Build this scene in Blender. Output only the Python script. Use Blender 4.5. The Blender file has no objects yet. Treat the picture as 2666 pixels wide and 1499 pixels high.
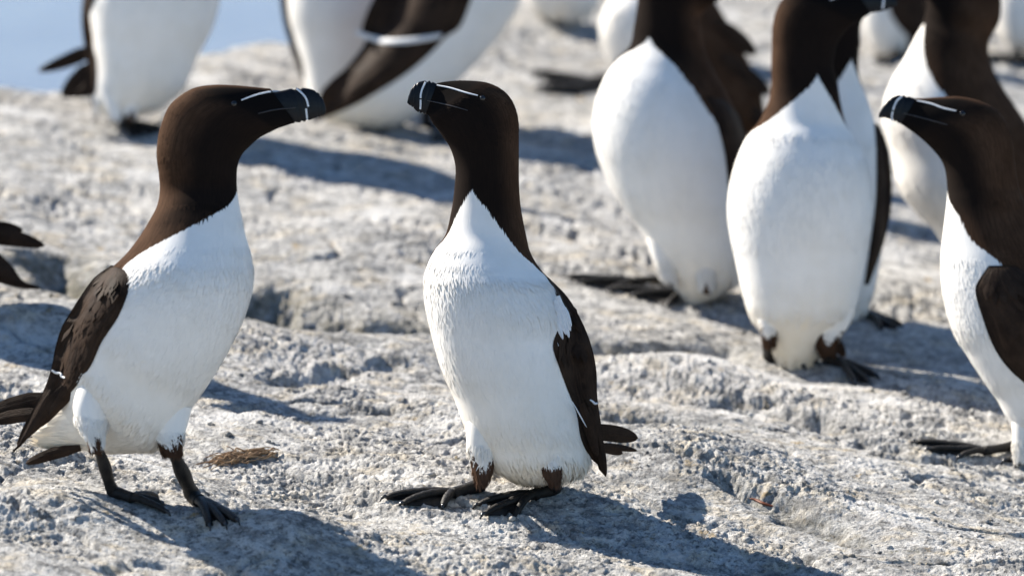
import bpy, math, random
import numpy as np
from mathutils import Vector
from mathutils.bvhtree import BVHTree

random.seed(7)
rng = np.random.default_rng(11)
sc = bpy.context.scene
COL = sc.collection

# ------------------------------------------------------------------ camera
FP = 13330.0                       # focal length in photo pixels (2666 wide)
PITCH = math.radians(7.0)
F = np.array([0, math.cos(PITCH), -math.sin(PITCH)])
U = np.array([0, math.sin(PITCH), math.cos(PITCH)])
R = np.array([1.0, 0, 0])
D0 = 5.0                           # distance of the two main birds
CAM = -D0 * (F + R * ((1320 - 1333) / FP) + U * ((749.5 - 1320) / FP))
cd = bpy.data.cameras.new('camera')
cam = bpy.data.objects.new('camera', cd)
COL.objects.link(cam)
cam.location = CAM
cam.rotation_euler = (math.radians(90) - PITCH, 0, 0)
cd.sensor_width = 36.0
cd.lens = 36.0 * FP / 2666
cd.clip_start = 0.1
cd.clip_end = 20000
cd.dof.use_dof = True
cd.dof.focus_distance = 5.0
cd.dof.aperture_fstop = 4.8
sc.camera = cam

# ------------------------------------------------------------------ light
SUN_EL = math.radians(36)
SUN_BACK = math.radians(34)        # how far behind the birds the sun stands, from straight left
TO_SUN = np.array([-math.cos(SUN_BACK) * math.cos(SUN_EL), math.sin(SUN_BACK) * math.cos(SUN_EL), math.sin(SUN_EL)])
w = bpy.data.worlds.new('World')
sc.world = w
w.use_nodes = True
nt = w.node_tree
bg = nt.nodes['Background']
sky = nt.nodes.new('ShaderNodeTexSky')
sky.sky_type = 'NISHITA'
sky.sun_disc = False
sky.sun_elevation = SUN_EL
sky.sun_rotation = math.atan2(TO_SUN[0], TO_SUN[1])
sky.air_density = 1.0
sky.dust_density = 0.3
sky.ozone_density = 2.6
hsv = nt.nodes.new('ShaderNodeHueSaturation')
hsv.inputs['Saturation'].default_value = 1.12
nt.links.new(sky.outputs[0], hsv.inputs['Color'])
nt.links.new(hsv.outputs[0], bg.inputs[0])
bg.inputs[1].default_value = 0.072
sd = bpy.data.lights.new('sun', 'SUN')
sd.energy = 5.0
sd.angle = math.radians(0.55)
sd.color = (1.0, 0.925, 0.81)
sun = bpy.data.objects.new('sun', sd)
COL.objects.link(sun)
sun.rotation_euler = Vector(TO_SUN).to_track_quat('Z', 'Y').to_euler()
sun.location = (-3, 3, 4)

sc.view_settings.view_transform = 'Standard'
sc.view_settings.look = 'None'
sc.view_settings.exposure = 1.18
sc.view_settings.gamma = 1.0
sc.cycles.use_denoising = True
sc.cycles.max_bounces = 6


# ------------------------------------------------------------------ helpers
def P3(px, py, d):
    px = np.asarray(px, float); py = np.asarray(py, float); d = np.asarray(d, float)
    v = F + R * ((px - 1333) / FP)[..., None] + U * ((749.5 - py) / FP)[..., None]
    return CAM + d[..., None] * v


def tag(o, label=None, cat=None, group=None, kind=None):
    if label: o['label'] = label
    if cat: o['category'] = cat
    if group: o['group'] = group
    if kind: o['kind'] = kind
    return o


def make_obj(name, verts, faces, mat, parent=None, smooth=True, attrs=None, uv=None):
    me = bpy.data.meshes.new(name)
    verts = np.asarray(verts, float)
    if isinstance(faces, np.ndarray):
        n, k = faces.shape
        me.vertices.add(len(verts)); me.vertices.foreach_set('co', verts.ravel())
        me.loops.add(n * k); me.loops.foreach_set('vertex_index', faces.ravel().astype(np.int32))
        me.polygons.add(n)
        me.polygons.foreach_set('loop_start', np.arange(0, n * k, k, dtype=np.int32))
        me.update(calc_edges=True)
    else:
        me.from_pydata([tuple(v) for v in verts], [], faces)
    if smooth:
        me.polygons.foreach_set('use_smooth', np.ones(len(me.polygons), bool))
    for k_, v_ in (attrs or {}).items():
        a = me.attributes.new(k_, 'FLOAT', 'POINT')
        a.data.foreach_set('value', np.asarray(v_, np.float32))
    me.materials.append(mat)
    o = bpy.data.objects.new(name, me)
    COL.objects.link(o)
    if parent is not None:
        o.parent = parent
    return o


_perm = np.random.default_rng(3).permutation(4096).astype(np.int64)


def _hash(i, j, s):
    return _perm[(_perm[(i + s * 131) & 4095] + j) & 4095]


def perlin(x, y, s=0):
    xi = np.floor(x).astype(np.int64); yi = np.floor(y).astype(np.int64)
    xf = x - xi; yf = y - yi
    u = xf * xf * xf * (xf * (xf * 6 - 15) + 10); v = yf * yf * yf * (yf * (yf * 6 - 15) + 10)

    def g(i, j, dx, dy):
        a = _hash(i, j, s) * (2 * np.pi / 4096)
        return np.cos(a) * dx + np.sin(a) * dy
    n00 = g(xi, yi, xf, yf); n10 = g(xi + 1, yi, xf - 1, yf)
    n01 = g(xi, yi + 1, xf, yf - 1); n11 = g(xi + 1, yi + 1, xf - 1, yf - 1)
    return ((n00 * (1 - u) + n10 * u) * (1 - v) + (n01 * (1 - u) + n11 * u) * v) * 1.5


def worley(x, y, s=0):
    xi = np.floor(x).astype(np.int64); yi = np.floor(y).astype(np.int64)
    best = np.full(x.shape, 9.0)
    for a in (-1, 0, 1):
        for b in (-1, 0, 1):
            h = _hash(xi + a, yi + b, s); h2 = _hash(xi + a, yi + b, s + 7)
            dx = xi + a + h / 4096.0 - x; dy = yi + b + h2 / 4096.0 - y
            best = np.minimum(best, dx * dx + dy * dy)
    return np.sqrt(best)


# ------------------------------------------------------------------ materials
class NT:
    def __init__(self, name):
        self.m = bpy.data.materials.new(name); self.m.use_nodes = True
        self.t = self.m.node_tree; self.b = self.t.nodes['Principled BSDF']

    def n(self, typ, **kw):
        nd = self.t.nodes.new(typ)
        for k, v in kw.items():
            if k.startswith('i_'):
                key = k[2:]
                key = int(key) if key.isdigit() else key.replace('_', ' ')
                nd.inputs[key].default_value = v
            else:
                setattr(nd, k, v)
        return nd

    def l(self, a, b): self.t.links.new(a, b)

    def attr(self, name):
        return self.n('ShaderNodeAttribute', attribute_name=name).outputs['Fac']

    def math(self, op, a, b=0.0, c=None, clamp=False):
        nd = self.n('ShaderNodeMath', operation=op, use_clamp=clamp)
        for i, v in enumerate((a, b, c)):
            if v is None: continue
            if isinstance(v, (int, float)): nd.inputs[i].default_value = v
            else: self.l(v, nd.inputs[i])
        return nd.outputs[0]

    def mapr(self, v, a, b, c=0.0, d=1.0, smooth=True):
        nd = self.n('ShaderNodeMapRange', interpolation_type='SMOOTHSTEP' if smooth else 'LINEAR')
        self.l(v, nd.inputs[0])
        for i, x in enumerate((a, b, c, d)): nd.inputs[i + 1].default_value = x
        return nd.outputs[0]

    def mix(self, fac, a, b):
        nd = self.n('ShaderNodeMix', data_type='RGBA')
        for s, v in ((nd.inputs[0], fac), (nd.inputs[6], a), (nd.inputs[7], b)):
            if isinstance(v, (int, float)): s.default_value = v
            elif isinstance(v, tuple): s.default_value = (*v, 1.0)
            else: self.l(v, s)
        return nd.outputs[2]

    def noise(self, vec, scale, detail=4, rough=0.55):
        nd = self.n('ShaderNodeTexNoise')
        nd.inputs['Scale'].default_value = scale; nd.inputs['Detail'].default_value = detail
        nd.inputs['Roughness'].default_value = rough
        if vec is not None: self.l(vec, nd.inputs['Vector'])
        return nd.outputs['Fac']

    def vec(self, scale=(1, 1, 1), rot=(0, 0, 0)):
        tc = self.n('ShaderNodeTexCoord'); mp = self.n('ShaderNodeMapping')
        mp.inputs['Scale'].default_value = scale; mp.inputs['Rotation'].default_value = rot
        self.l(tc.outputs['Object'], mp.inputs[0])
        return mp.outputs[0]

    def bump(self, h, strength, dist):
        nd = self.n('ShaderNodeBump')
        nd.inputs['Strength'].default_value = strength; nd.inputs['Distance'].default_value = dist
        self.l(h, nd.inputs['Height']); self.l(nd.outputs[0], self.b.inputs['Normal'])


def plumage_material():
    k = NT('plumage')
    v = k.vec()
    st = k.n('ShaderNodeCombineXYZ')
    k.l(k.attr('ft'), st.inputs[0]); k.l(k.attr('fa'), st.inputs[1])
    streak = k.noise(st.outputs[0], 1.0, 5, 0.6)
    fine = k.noise(v, 260, 3, 0.6)
    edge = k.math('MULTIPLY_ADD', k.math('SUBTRACT', streak, 0.5), 0.012, k.attr('mask'))
    dark = k.mapr(edge, -0.0010, 0.0010)
    big = k.noise(v, 28, 4, 0.6)
    white = k.mix(k.mapr(big, 0.35, 0.7), (0.90, 0.875, 0.835), (0.86, 0.83, 0.78))
    white = k.mix(k.math('MULTIPLY', k.attr('stain'), k.mapr(big, 0.2, 0.75, 0.6, 1.0)), white, (0.70, 0.56, 0.32))
    brown = k.mix(k.mapr(big, 0.3, 0.7), (0.058, 0.031, 0.0180), (0.086, 0.048, 0.029))
    brown = k.mix(k.mapr(streak, 0.62, 0.36, 0.0, 0.55), brown, (0.026, 0.0140, 0.0085))
    brown = k.mix(k.attr('warm'), brown, (0.092, 0.052, 0.034))
    brown = k.mix(k.attr('black'), brown, (0.0085, 0.0068, 0.0062))  # face black together with the painted-in neck shade
    col = k.mix(dark, white, brown)
    k.l(col, k.b.inputs['Base Color'])
    k.b.inputs['Roughness'].default_value = 0.85
    k.b.inputs['Specular IOR Level'].default_value = 0.03
    hh = k.math('ADD', k.math('MULTIPLY', streak, 1.0), k.math('MULTIPLY', fine, 0.35))
    k.bump(hh, 0.09, 0.0012)
    return k.m


def simple_mat(name, a, b, scale, rough, spec=0.3, bump=0.0, bs=300, stretch=(1, 1, 1)):
    k = NT(name)
    v = k.vec(stretch)
    n = k.noise(v, scale, 4, 0.6)
    k.l(k.mix(k.mapr(n, 0.3, 0.7), a, b), k.b.inputs['Base Color'])
    k.b.inputs['Roughness'].default_value = rough
    k.b.inputs['Specular IOR Level'].default_value = spec
    if bump:
        k.bump(k.noise(v, bs, 3, 0.6), bump, 0.001)
    return k.m


def wing_material():
    k = NT('wing_feathers')
    st = k.n('ShaderNodeCombineXYZ')
    k.l(k.attr('ft'), st.inputs[0]); k.l(k.attr('fa'), st.inputs[1])
    streak = k.noise(st.outputs[0], 1.0, 4, 0.6)
    big = k.noise(k.vec(), 40, 4, 0.6)
    c = k.mix(k.mapr(big, 0.3, 0.72), (0.017, 0.011, 0.0085), (0.042, 0.027, 0.019))
    c = k.mix(k.mapr(streak, 0.42, 0.75), c, (0.046, 0.029, 0.020))
    k.l(c, k.b.inputs['Base Color'])
    k.b.inputs['Roughness'].default_value = 0.6
    k.b.inputs['Specular IOR Level'].default_value = 0.04
    k.bump(k.math('ADD', streak, k.math('MULTIPLY', big, 0.6)), 0.5, 0.003)
    return k.m


M_PL = plumage_material()
M_WING = wing_material()
M_BILL = simple_mat('bill_horn', (0.005, 0.0055, 0.007), (0.009, 0.0095, 0.012), 120, 0.33, 0.22, 0.12, 160, (1, 1, 3))
M_WHITE = simple_mat('white_marking', (0.80, 0.81, 0.82), (0.72, 0.73, 0.75), 300, 0.6)
M_LEG = simple_mat('leg_skin', (0.009, 0.0085, 0.0085), (0.024, 0.021, 0.019), 90, 0.5, 0.22, 0.8, 620)
M_CLAW = simple_mat('claw_horn', (0.015, 0.015, 0.017), (0.03, 0.03, 0.032), 200, 0.2, 0.5)
M_EYE = simple_mat('eye_dark', (0.004, 0.003, 0.003), (0.006, 0.004, 0.003), 50, 0.05, 0.6)
M_GAPE = simple_mat('gape_skin', (0.03, 0.028, 0.028), (0.045, 0.04, 0.04), 200, 0.35, 0.4)

# ------------------------------------------------------------------ ground height
TILT = math.tan(math.radians(6.0))


CURVE = 0.008


LAT = -0.085                        # the slab falls away to the right


def base_z(y, x=0.0):
    yy = np.clip(y, 0, 3.6)
    return TILT * y + CURVE * yy * yy + LAT * np.clip(x, -3, 3)


def plane_hit(px, py):
    v = F + R * ((px - 1333) / FP) + U * ((749.5 - py) / FP)
    t = np.linspace(4.2, 11, 4000)
    q = CAM + t[:, None] * v
    i = int(np.argmax(q[:, 2] <= base_z(q[:, 1], q[:, 0])))
    return q[i, 0], q[i, 1]


CREV = [  # crack lines: photo points, depth, width, moss
    ([(140, 690), (200, 735), (250, 775), (300, 810)], 0.045, 0.034, 0.8),
    ([(650, 760), (720, 790), (800, 812), (930, 835), (1060, 838)], 0.100, 0.045, 1.0),
    ([(1030, 850), (1100, 862)], 0.03, 0.03, 0.5),
    ([(1500, 1078), (1620, 1098), (1760, 1125)], 0.032, 0.024, 0.25),
    ([(600, 1338), (660, 1352), (700, 1362)], 0.020, 0.016, 0.0),
    ([(1490, 900), (1620, 908), (1760, 895), (1860, 900)], 0.060, 0.032, 0.4),
    ([(1880, 1045), (2000, 1062), (2140, 1100)], 0.014, 0.012, 0.2),
    ([(2080, 1415), (2160, 1465), (2230, 1490)], 0.010, 0.006, 0.1),
    ([(0, 1240), (120, 1222), (260, 1216)], 0.010, 0.012, 0.15),
    ([(1900, 1290), (2040, 1330), (2200, 1400)], 0.012, 0.012, 0.35),
    ([(740, 1000), (880, 985), (1010, 960)], 0.012, 0.015, 0.1),
    ([(650, 1070), (800, 1060), (1000, 1075)], 0.008, 0.012, 0.1),
    ([(2250, 1165), (2400, 1190), (2600, 1225)], 0.010, 0.012, 0.1),
    ([(260, 1470), (420, 1450), (560, 1470)], 0.006, 0.010, 0.1),
    ([(1790, 1440), (1700, 1465), (1560, 1480)], 0.012, 0.010, 0.0),
]
CREV = [([plane_hit(*p) for p in c[0]],) + c[1:] for c in CREV]
BUMPS = [  # rounded rises: photo point, height, radius x, radius y
    (760, 900, 0.016, 0.13, 0.075), (1000, 905, 0.012, 0.12, 0.07), (1760, 1225, 0.030, 0.15, 0.09),
    (2150, 1330, 0.010, 0.12, 0.06), (720, 1410, 0.016, 0.055, 0.05), (190, 1345, 0.018, 0.17, 0.06), (830, 1385, 0.012, 0.06, 0.05), (1150, 1440, 0.012, 0.10, 0.05), (1500, 1480, 0.012, 0.10, 0.05),
    (120, 860, 0.02, 0.12, 0.06), (1750, 980, 0.015, 0.12, 0.07), (2380, 1060, 0.016, 0.12, 0.08),
    (1000, 640, 0.02, 0.15, 0.10),
]
BUMPS = [(*plane_hit(b[0], b[1]), *b[2:]) for b in BUMPS]


def smooth01(t):
    t = np.clip(t, 0, 1); return t * t * (3 - 2 * t)


def crev_field(x, y):
    h = np.zeros_like(x); m = np.zeros_like(x)
    wob = perlin(x * 14, y * 14, 41) * 0.018 + perlin(x * 45, y * 45, 42) * 0.006
    for pts, dep, wid, moss in CREV:
        xs = [p[0] for p in pts]; ys = [p[1] for p in pts]
        sel = (x > min(xs) - .15) & (x < max(xs) + .15) & (y > min(ys) - .2) & (y < max(ys) + .2)
        if not sel.any(): continue
        X = x[sel]; Y = y[sel]; dist = np.full(X.shape, 9.0)
        for (ax, ay), (bx, by) in zip(pts[:-1], pts[1:]):
            dx, dy = bx - ax, by - ay
            t = np.clip(((X - ax) * dx + (Y - ay) * dy) / (dx * dx + dy * dy), 0, 1)
            dist = np.minimum(dist, np.hypot(X - ax - t * dx, (Y - ay - t * dy)))
        dist = np.maximum(0, dist + wob[sel])
        g = np.exp(-(dist / wid) ** 2)
        h[sel] -= dep * g
        m[sel] = np.maximum(m[sel], moss * np.exp(-(dist / (wid * 1.7)) ** 2))
    return h, m


def h_low(x, y):
    h = base_z(y, x)
    u = x * 0.85 - y * 0.53; v = x * 0.53 + y * 0.85          # strike runs right and towards the viewer
    h = h + 0.013 * perlin(u * 2.1 + 3.3, v * 3.0 + 1.7, 1) + 0.008 * perlin(u * 4.6, v * 7.0, 2)
    r = 1 - np.abs(perlin(u * 3.1 + 9, v * 8.5 + 4, 3))
    h = h + 0.005 * (r ** 2 - 0.6)
    t = perlin(u * 2.2 + 5 + 0.25 * perlin(x * 9, y * 9, 33), v * 6.5 + 2 + 0.25 * perlin(x * 9 + 4, y * 9, 34), 35) * 4.5
    ft = t - np.floor(t)
    h = h + 0.0022 * (np.floor(t) + smooth01((ft - 0.72) / 0.28))      # flat plates with broken edges
    for bx, by, bh, rx, ry in BUMPS:
        h = h + bh * np.exp(-((x - bx) / rx) ** 2 - ((y - by) / ry) ** 2)
    return h


def h_mid(x, y):
    c, m = crev_field(x, y)
    u = x * 0.85 - y * 0.53; v = x * 0.53 + y * 0.85
    wx = perlin(x * 30, y * 30, 8) * 0.5; wy = perlin(x * 30, y * 30, 9) * 0.5
    rough = smooth01(0.5 + perlin(u * 4, v * 8, 12) * 1.1)          # rough and smooth areas of crust
    lump = 0.45 - worley(u * 48 + wx, v * 70 + wy, 5)
    lay = -np.abs(perlin(u * 8 + wx * .3, v * 30 + wy * .4, 14))
    crack = np.maximum(0, 1 - np.abs(perlin(u * 2.6 + wx * .05, v * 6.5 + wy * .08, 15)) * 34)
    h = c + 0.0040 * perlin(u * 9, v * 15, 6) + 0.0010 * lump * rough + 0.0055 * lay * (0.25 + 0.75 * rough) - 0.015 * crack * (0.5 + 0.6 * rough)
    return h, m, rough


def h_fine(x, y, rough):
    a = perlin(x * 75, y * 75, 21); b = perlin(x * 150 + 7, y * 150, 22); c = perlin(x * 300, y * 300 + 3, 23)
    pit = np.maximum(0, perlin(x * 62 + 5, y * 80, 24) - 0.18)
    bil = np.abs(perlin(x * 105, y * 120, 26))
    l2 = 0.45 - worley(x * 120, y * 120, 25)
    k = 0.30 + 0.95 * rough ** 1.5
    return k * (0.0006 * a + 0.0012 * b + 0.0013 * c + 0.0002 * l2 - 0.0009 * bil - 0.0075 * pit) + 0.0007 * c


_yc = np.array(sorted([plane_hit(-200, 275), plane_hit(0, 246), plane_hit(110, 238), plane_hit(350, 190), plane_hit(600, 125), plane_hit(760, 105), plane_hit(1350, -90), plane_hit(2000, -140)]))


def YC(x):
    return np.interp(x, _yc[:, 0], _yc[:, 1])




def h_all(x, y, fine=True):
    x = np.asarray(x, float); y = np.asarray(y, float)
    m, moss, rough = h_mid(x, y)
    h = h_low(x, y) + m
    if fine: h = h + h_fine(x, y, rough)
    over = np.maximum(0, y - YC(x) - 0.05 * perlin(x * 6, y * 2, 51))
    h = h - np.minimum(0.55 * over ** 1.35, 9)
    side = np.maximum(0, np.abs(x) - 5) + np.maximum(0, -y - 9)
    h = h - 0.35 * side ** 1.3
    return h, moss, rough


def ground_depth(px, py):
    """depth along the view axis where the photo point meets the rock"""
    d = np.linspace(4.3, 9.0, 1600)
    p = P3(np.full(d.shape, px), np.full(d.shape, py), d)
    h = h_all(p[:, 0], p[:, 1])[0]
    below = np.where(p[:, 2] <= h)[0]
    if len(below) == 0: return 7.0
    return float(d[below[0]])


def ground_at(px, py, lift=0.0):
    d = ground_depth(px, py)
    p = P3(px, py, d); p = p + np.array([0, 0, lift]); return p


def rock_material():
    k = NT('pale_rock')
    v = k.vec()
    vs = k.vec((1, 1.6, 1), (0, 0, math.radians(20)))
    big = k.noise(vs, 7, 6, 0.6); mid = k.noise(vs, 38, 6, 0.65); small = k.noise(v, 150, 6, 0.7)
    spot = k.noise(v, 70, 5, 0.62); cream = k.noise(vs, 22, 5, 0.6); grain = k.noise(v, 520, 3, 0.7)
    c = k.mix(k.mapr(mid, 0.40, 0.60), (0.31, 0.308, 0.304), (0.72, 0.706, 0.68))
    c = k.mix(k.math('MULTIPLY', k.mapr(big, 0.44, 0.66), 0.65), c, (0.74, 0.725, 0.70))
    c = k.mix(k.math('MULTIPLY', k.mapr(cream, 0.50, 0.66), 0.60), c, (0.74, 0.64, 0.48))
    c = k.mix(k.math('MULTIPLY', k.mapr(spot, 0.54, 0.66), 0.72), c, (0.15, 0.148, 0.145))
    c = k.mix(k.math('MULTIPLY', k.mapr(small, 0.53, 0.62), 0.78), c, (0.12, 0.118, 0.115))
    c = k.mix(k.math('MULTIPLY', k.mapr(small, 0.47, 0.36), 0.60), c, (0.82, 0.805, 0.78))
    och = k.noise(v, 33, 4, 0.6)
    c = k.mix(k.math('MULTIPLY', k.mapr(och, 0.64, 0.74), 0.7), c, (0.52, 0.36, 0.15))
    dk = k.noise(vs, 15, 6, 0.7)
    c = k.mix(k.math('MULTIPLY', k.mapr(dk, 0.54, 0.68), 0.62), c, (0.20, 0.198, 0.195))
    g2 = k.noise(v, 340, 4, 0.6)
    c = k.mix(k.math('MULTIPLY', k.mapr(g2, 0.56, 0.65), 0.50), c, (0.14, 0.138, 0.135))
    gu = k.math('MULTIPLY', k.mapr(k.noise(vs, 6.5, 5, 0.55), 0.56, 0.64), k.mapr(k.noise(v, 90, 4, 0.6), 0.30, 0.55))
    c = k.mix(k.math('MULTIPLY', gu, 0.75), c, (0.84, 0.83, 0.81))
    moss = k.math('MULTIPLY', k.attr('moss'), k.mapr(k.noise(v, 60, 5, 0.65), 0.32, 0.55))
    c = k.mix(moss, c, (0.075, 0.068, 0.028))
    gm = k.math('MULTIPLY', k.mapr(k.noise(v, 17, 5, 0.7), 0.64, 0.74), k.mapr(spot, 0.45, 0.6))
    c = k.mix(k.math('MULTIPLY', gm, 0.7), c, (0.16, 0.15, 0.06))
    k.l(c, k.b.inputs['Base Color'])
    k.b.inputs['Roughness'].default_value = 0.85
    k.b.inputs['Specular IOR Level'].default_value = 0.25
    hh = k.math('ADD', k.math('MULTIPLY', small, 1.0), k.math('MULTIPLY', grain, 0.5))
    k.bump(hh, 1.0, 0.0075)
    return k.m


def spread(*segs):
    out = []
    for a, b, step in segs:
        out.append(np.arange(a, b, step))
    return np.concatenate(out)


def geo(a, b, n):  # growing steps from a to b
    t = np.linspace(0, 1, n + 1)[1:]
    return a + (b - a) * t ** 2.4


gx = np.concatenate([-(geo(0.9, 16, 40)[::-1]), spread((-0.9, -0.56, 0.003), (-0.56, 0.56, 0.00165), (0.56, 0.9, 0.003)), [0.9], geo(0.9, 16, 40)])
gy = np.concatenate([-(geo(0.36, 14, 40)[::-1]), spread((-0.36, -0.28, 0.004), (-0.28, 0.42, 0.0021), (0.42, 1.1, 0.0042), (1.1, 3.4, 0.010)), [3.4], geo(3.4, 14, 40)])
GX, GY = np.meshgrid(gx, gy)
HZ, MOSS, ROUGH = h_all(GX, GY)
nx, ny = len(gx), len(gy)
idx = np.arange(nx * ny).reshape(ny, nx)
gf = np.stack([idx[:-1, :-1], idx[:-1, 1:], idx[1:, 1:], idx[1:, :-1]], -1).reshape(-1, 4)
rock = make_obj('rock_ground', np.stack([GX.ravel(), GY.ravel(), HZ.ravel()], 1), gf, rock_material(), attrs={'moss': MOSS.ravel()})
tag(rock, kind='structure')

# sea beyond the rock
k = NT('sea_water')
v = k.vec()
wv = k.math('ADD', k.noise(v, 0.35, 4, 0.6), k.math('MULTIPLY', k.noise(v, 1.6, 4, 0.6), 0.35))
k.b.inputs['Base Color'].default_value = (0.14, 0.17, 0.25, 1)
k.b.inputs['Roughness'].default_value = 0.25
k.b.inputs['IOR'].default_value = 1.33
k.bump(wv, 0.6, 0.6)
g = np.concatenate([-(geo(0, 6000, 24)[::-1]), [0.0], geo(0, 6000, 24)])
SX, SY = np.meshgrid(g, g)
n_ = len(g); ii = np.arange(n_ * n_).reshape(n_, n_)
sf = np.stack([ii[:-1, :-1], ii[:-1, 1:], ii[1:, 1:], ii[1:, :-1]], -1).reshape(-1, 4)
sea = make_obj('sea', np.stack([SX.ravel(), SY.ravel(), np.full(SX.size, -4.0)], 1), sf, k.m)
tag(sea, kind='structure')


# ------------------------------------------------------------------ bird building
def catmull(K, nsub):
    K = np.asarray(K, float); n = len(K)
    Kp = np.vstack([2 * K[0] - K[1], K, 2 * K[-1] - K[-2]])
    out = []; ts = []
    for i in range(n - 1):
        p0, p1, p2, p3 = Kp[i:i + 4]
        for s in range(nsub):
            t = s / nsub
            out.append(0.5 * ((2 * p1) + (-p0 + p2) * t + (2 * p0 - 5 * p1 + 4 * p2 - p3) * t * t + (-p0 + 3 * p1 - 3 * p2 + p3) * t ** 3))
            ts.append(i + t)
    out.append(K[-1]); ts.append(n - 1)
    return np.array(out), np.array(ts)


def loft(rings, d, nsub, nseg):
    """rings: Px,Py,Qx,Qy,depth ratio,depth shift(px), ...  -> grid of points (n, nseg, 3)"""
    K, ts = catmull(rings, nsub)
    ph = np.linspace(-np.pi, np.pi, nseg, endpoint=False)
    px = d / FP
    P = P3(K[:, 0], K[:, 1], np.full(len(K), d)); Q = P3(K[:, 2], K[:, 3], np.full(len(K), d))
    c = (P + Q) / 2 + F * (K[:, 5] * px)[:, None]
    a = (Q - P) / 2
    b = F[None, :] * (np.linalg.norm(a, axis=1) * np.maximum(K[:, 4], 0.02))[:, None]
    G = c[:, None, :] + a[:, None, :] * np.cos(ph)[None, :, None] + b[:, None, :] * np.sin(ph)[None, :, None]
    return G, K, ts, ph


def grid_faces(n, m, closed=True, base=0):
    i = np.arange(n - 1)[:, None]; j = np.arange(m if closed else m - 1)[None, :]
    j2 = (j + 1) % m
    return (np.stack([i * m + j, (i + 1) * m + j, (i + 1) * m + j2, i * m + j2], -1).reshape(-1, 4)) + base


# profile of the left bird's head, reused for heads that the picture edge hides
A_HEAD = [
    [416, 494, 617, 490, .74], [413, 450, 617, 447, .72], [408, 405, 622, 420, .68], [411, 360, 634, 398, .62], [421, 320, 652, 380, .56],
    [440, 278, 672, 362, .52], [470, 249, 690, 351, .52], [510, 228, 708, 342, .52], [560, 221, 725, 334, .5], [610, 222, 742, 328, .45],
    [655, 226, 757, 323, .38], [704, 231, 768, 320, .31]]
A_BILL = [[690, 245, 742, 310, .26], [735, 236, 767, 318, .27], [762, 230, 785, 319, .26], [785, 229, 803, 314, .25], [812, 233, 820, 308, .24],
          [830, 243, 833, 303, .22], [842, 262, 842, 299, .2], [848, 284, 847, 296, .18]]


def std_head(x, y, s, face=1, wx=1.0):
    """head and bill rings with the neck's middle at x, y; face=1 looks right"""
    hr, br = [], []
    for src, dst in ((A_HEAD, hr), (A_BILL, br)):
        for q in src:
            p = [(q[0] - 516) * s, (q[1] - 492) * s]; t = [(q[2] - 516) * s, (q[3] - 492) * s]
            if face > 0: dst.append([x + p[0], y + p[1], x + t[0], y + t[1], q[4] * wx])
            else: dst.append([x - t[0], y + t[1], x - p[0], y + p[1], q[4] * wx])
    return hr, br


def fill(rings, cols=4):
    """ring rows may stop early; defaults: ratio .9, shift 0"""
    out = []
    for r in rings:
        r = list(r)
        if len(r) < 5: r.append(0.9)
        if len(r) < 6: r.append(0.0)
        out.append(r)
    return out


def bvh_of(G):
    n, m, _ = G.shape
    f = grid_faces(n, m)
    return BVHTree.FromPolygons([tuple(v) for v in G.reshape(-1, 3)], [tuple(q) for q in f])


def hit_depth(bvh, px, py, back=False):
    v = F + R * ((px - 1333) / FP) + U * ((749.5 - py) / FP)
    nv = Vector(v).normalized()
    if not back:
        r = bvh.ray_cast(Vector(CAM), nv)
    else:
        r = bvh.ray_cast(Vector(CAM + v * 12), -nv)
    if r[0] is None: return None
    return float((np.array(r[0]) - CAM) @ F)


def ribbon(name, pts, wpx, bvh, mat, parent, lift=0.0006, back=True, d=5.0, taper=True):
    """thin raised strip lying on a surface along photo points; laid on both sides of the head"""
    K, _ = catmull(pts, 8)
    V, Fc = [], []
    for side in ((False, True) if back else (False,)):
        dd = [hit_depth(bvh, x, y, side) for x, y in K]
        good = [q for q in dd if q is not None]
        if not good: continue
        dd = [q if q is not None else good[0] for q in dd]
        base = len(V); n = len(K)
        sg = -1 if not side else 1
        for i in range(n):
            t = K[min(i + 1, n - 1)] - K[max(i - 1, 0)]; t = t / (np.hypot(*t) + 1e-9)
            nn = np.array([-t[1], t[0]])
            e = i / (n - 1)
            ww = wpx * 0.5 * ((0.45 + 0.55 * math.sin(math.pi * min(max(e * 0.9 + 0.05, 0), 1)) ** 0.5) if taper else 1)
            for off, lf in ((-1, -0.3), (-0.5, 1), (0.5, 1), (1, -0.3)):
                q = K[i] + nn * ww * off
                hd = hit_depth(bvh, q[0], q[1], side)
                hd = dd[i] if hd is None or abs(hd - dd[i]) > 0.006 else hd
                V.append(P3(q[0], q[1], hd + sg * lift * lf))
        for i in range(n - 1):
            for j in range(3):
                a = base + i * 4 + j
                Fc.append((a, a + 4, a + 5, a + 1))
    if V: make_obj(name, V, Fc, mat, parent)


def wrap(a):
    return (a + np.pi) % (2 * np.pi) - np.pi


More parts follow.
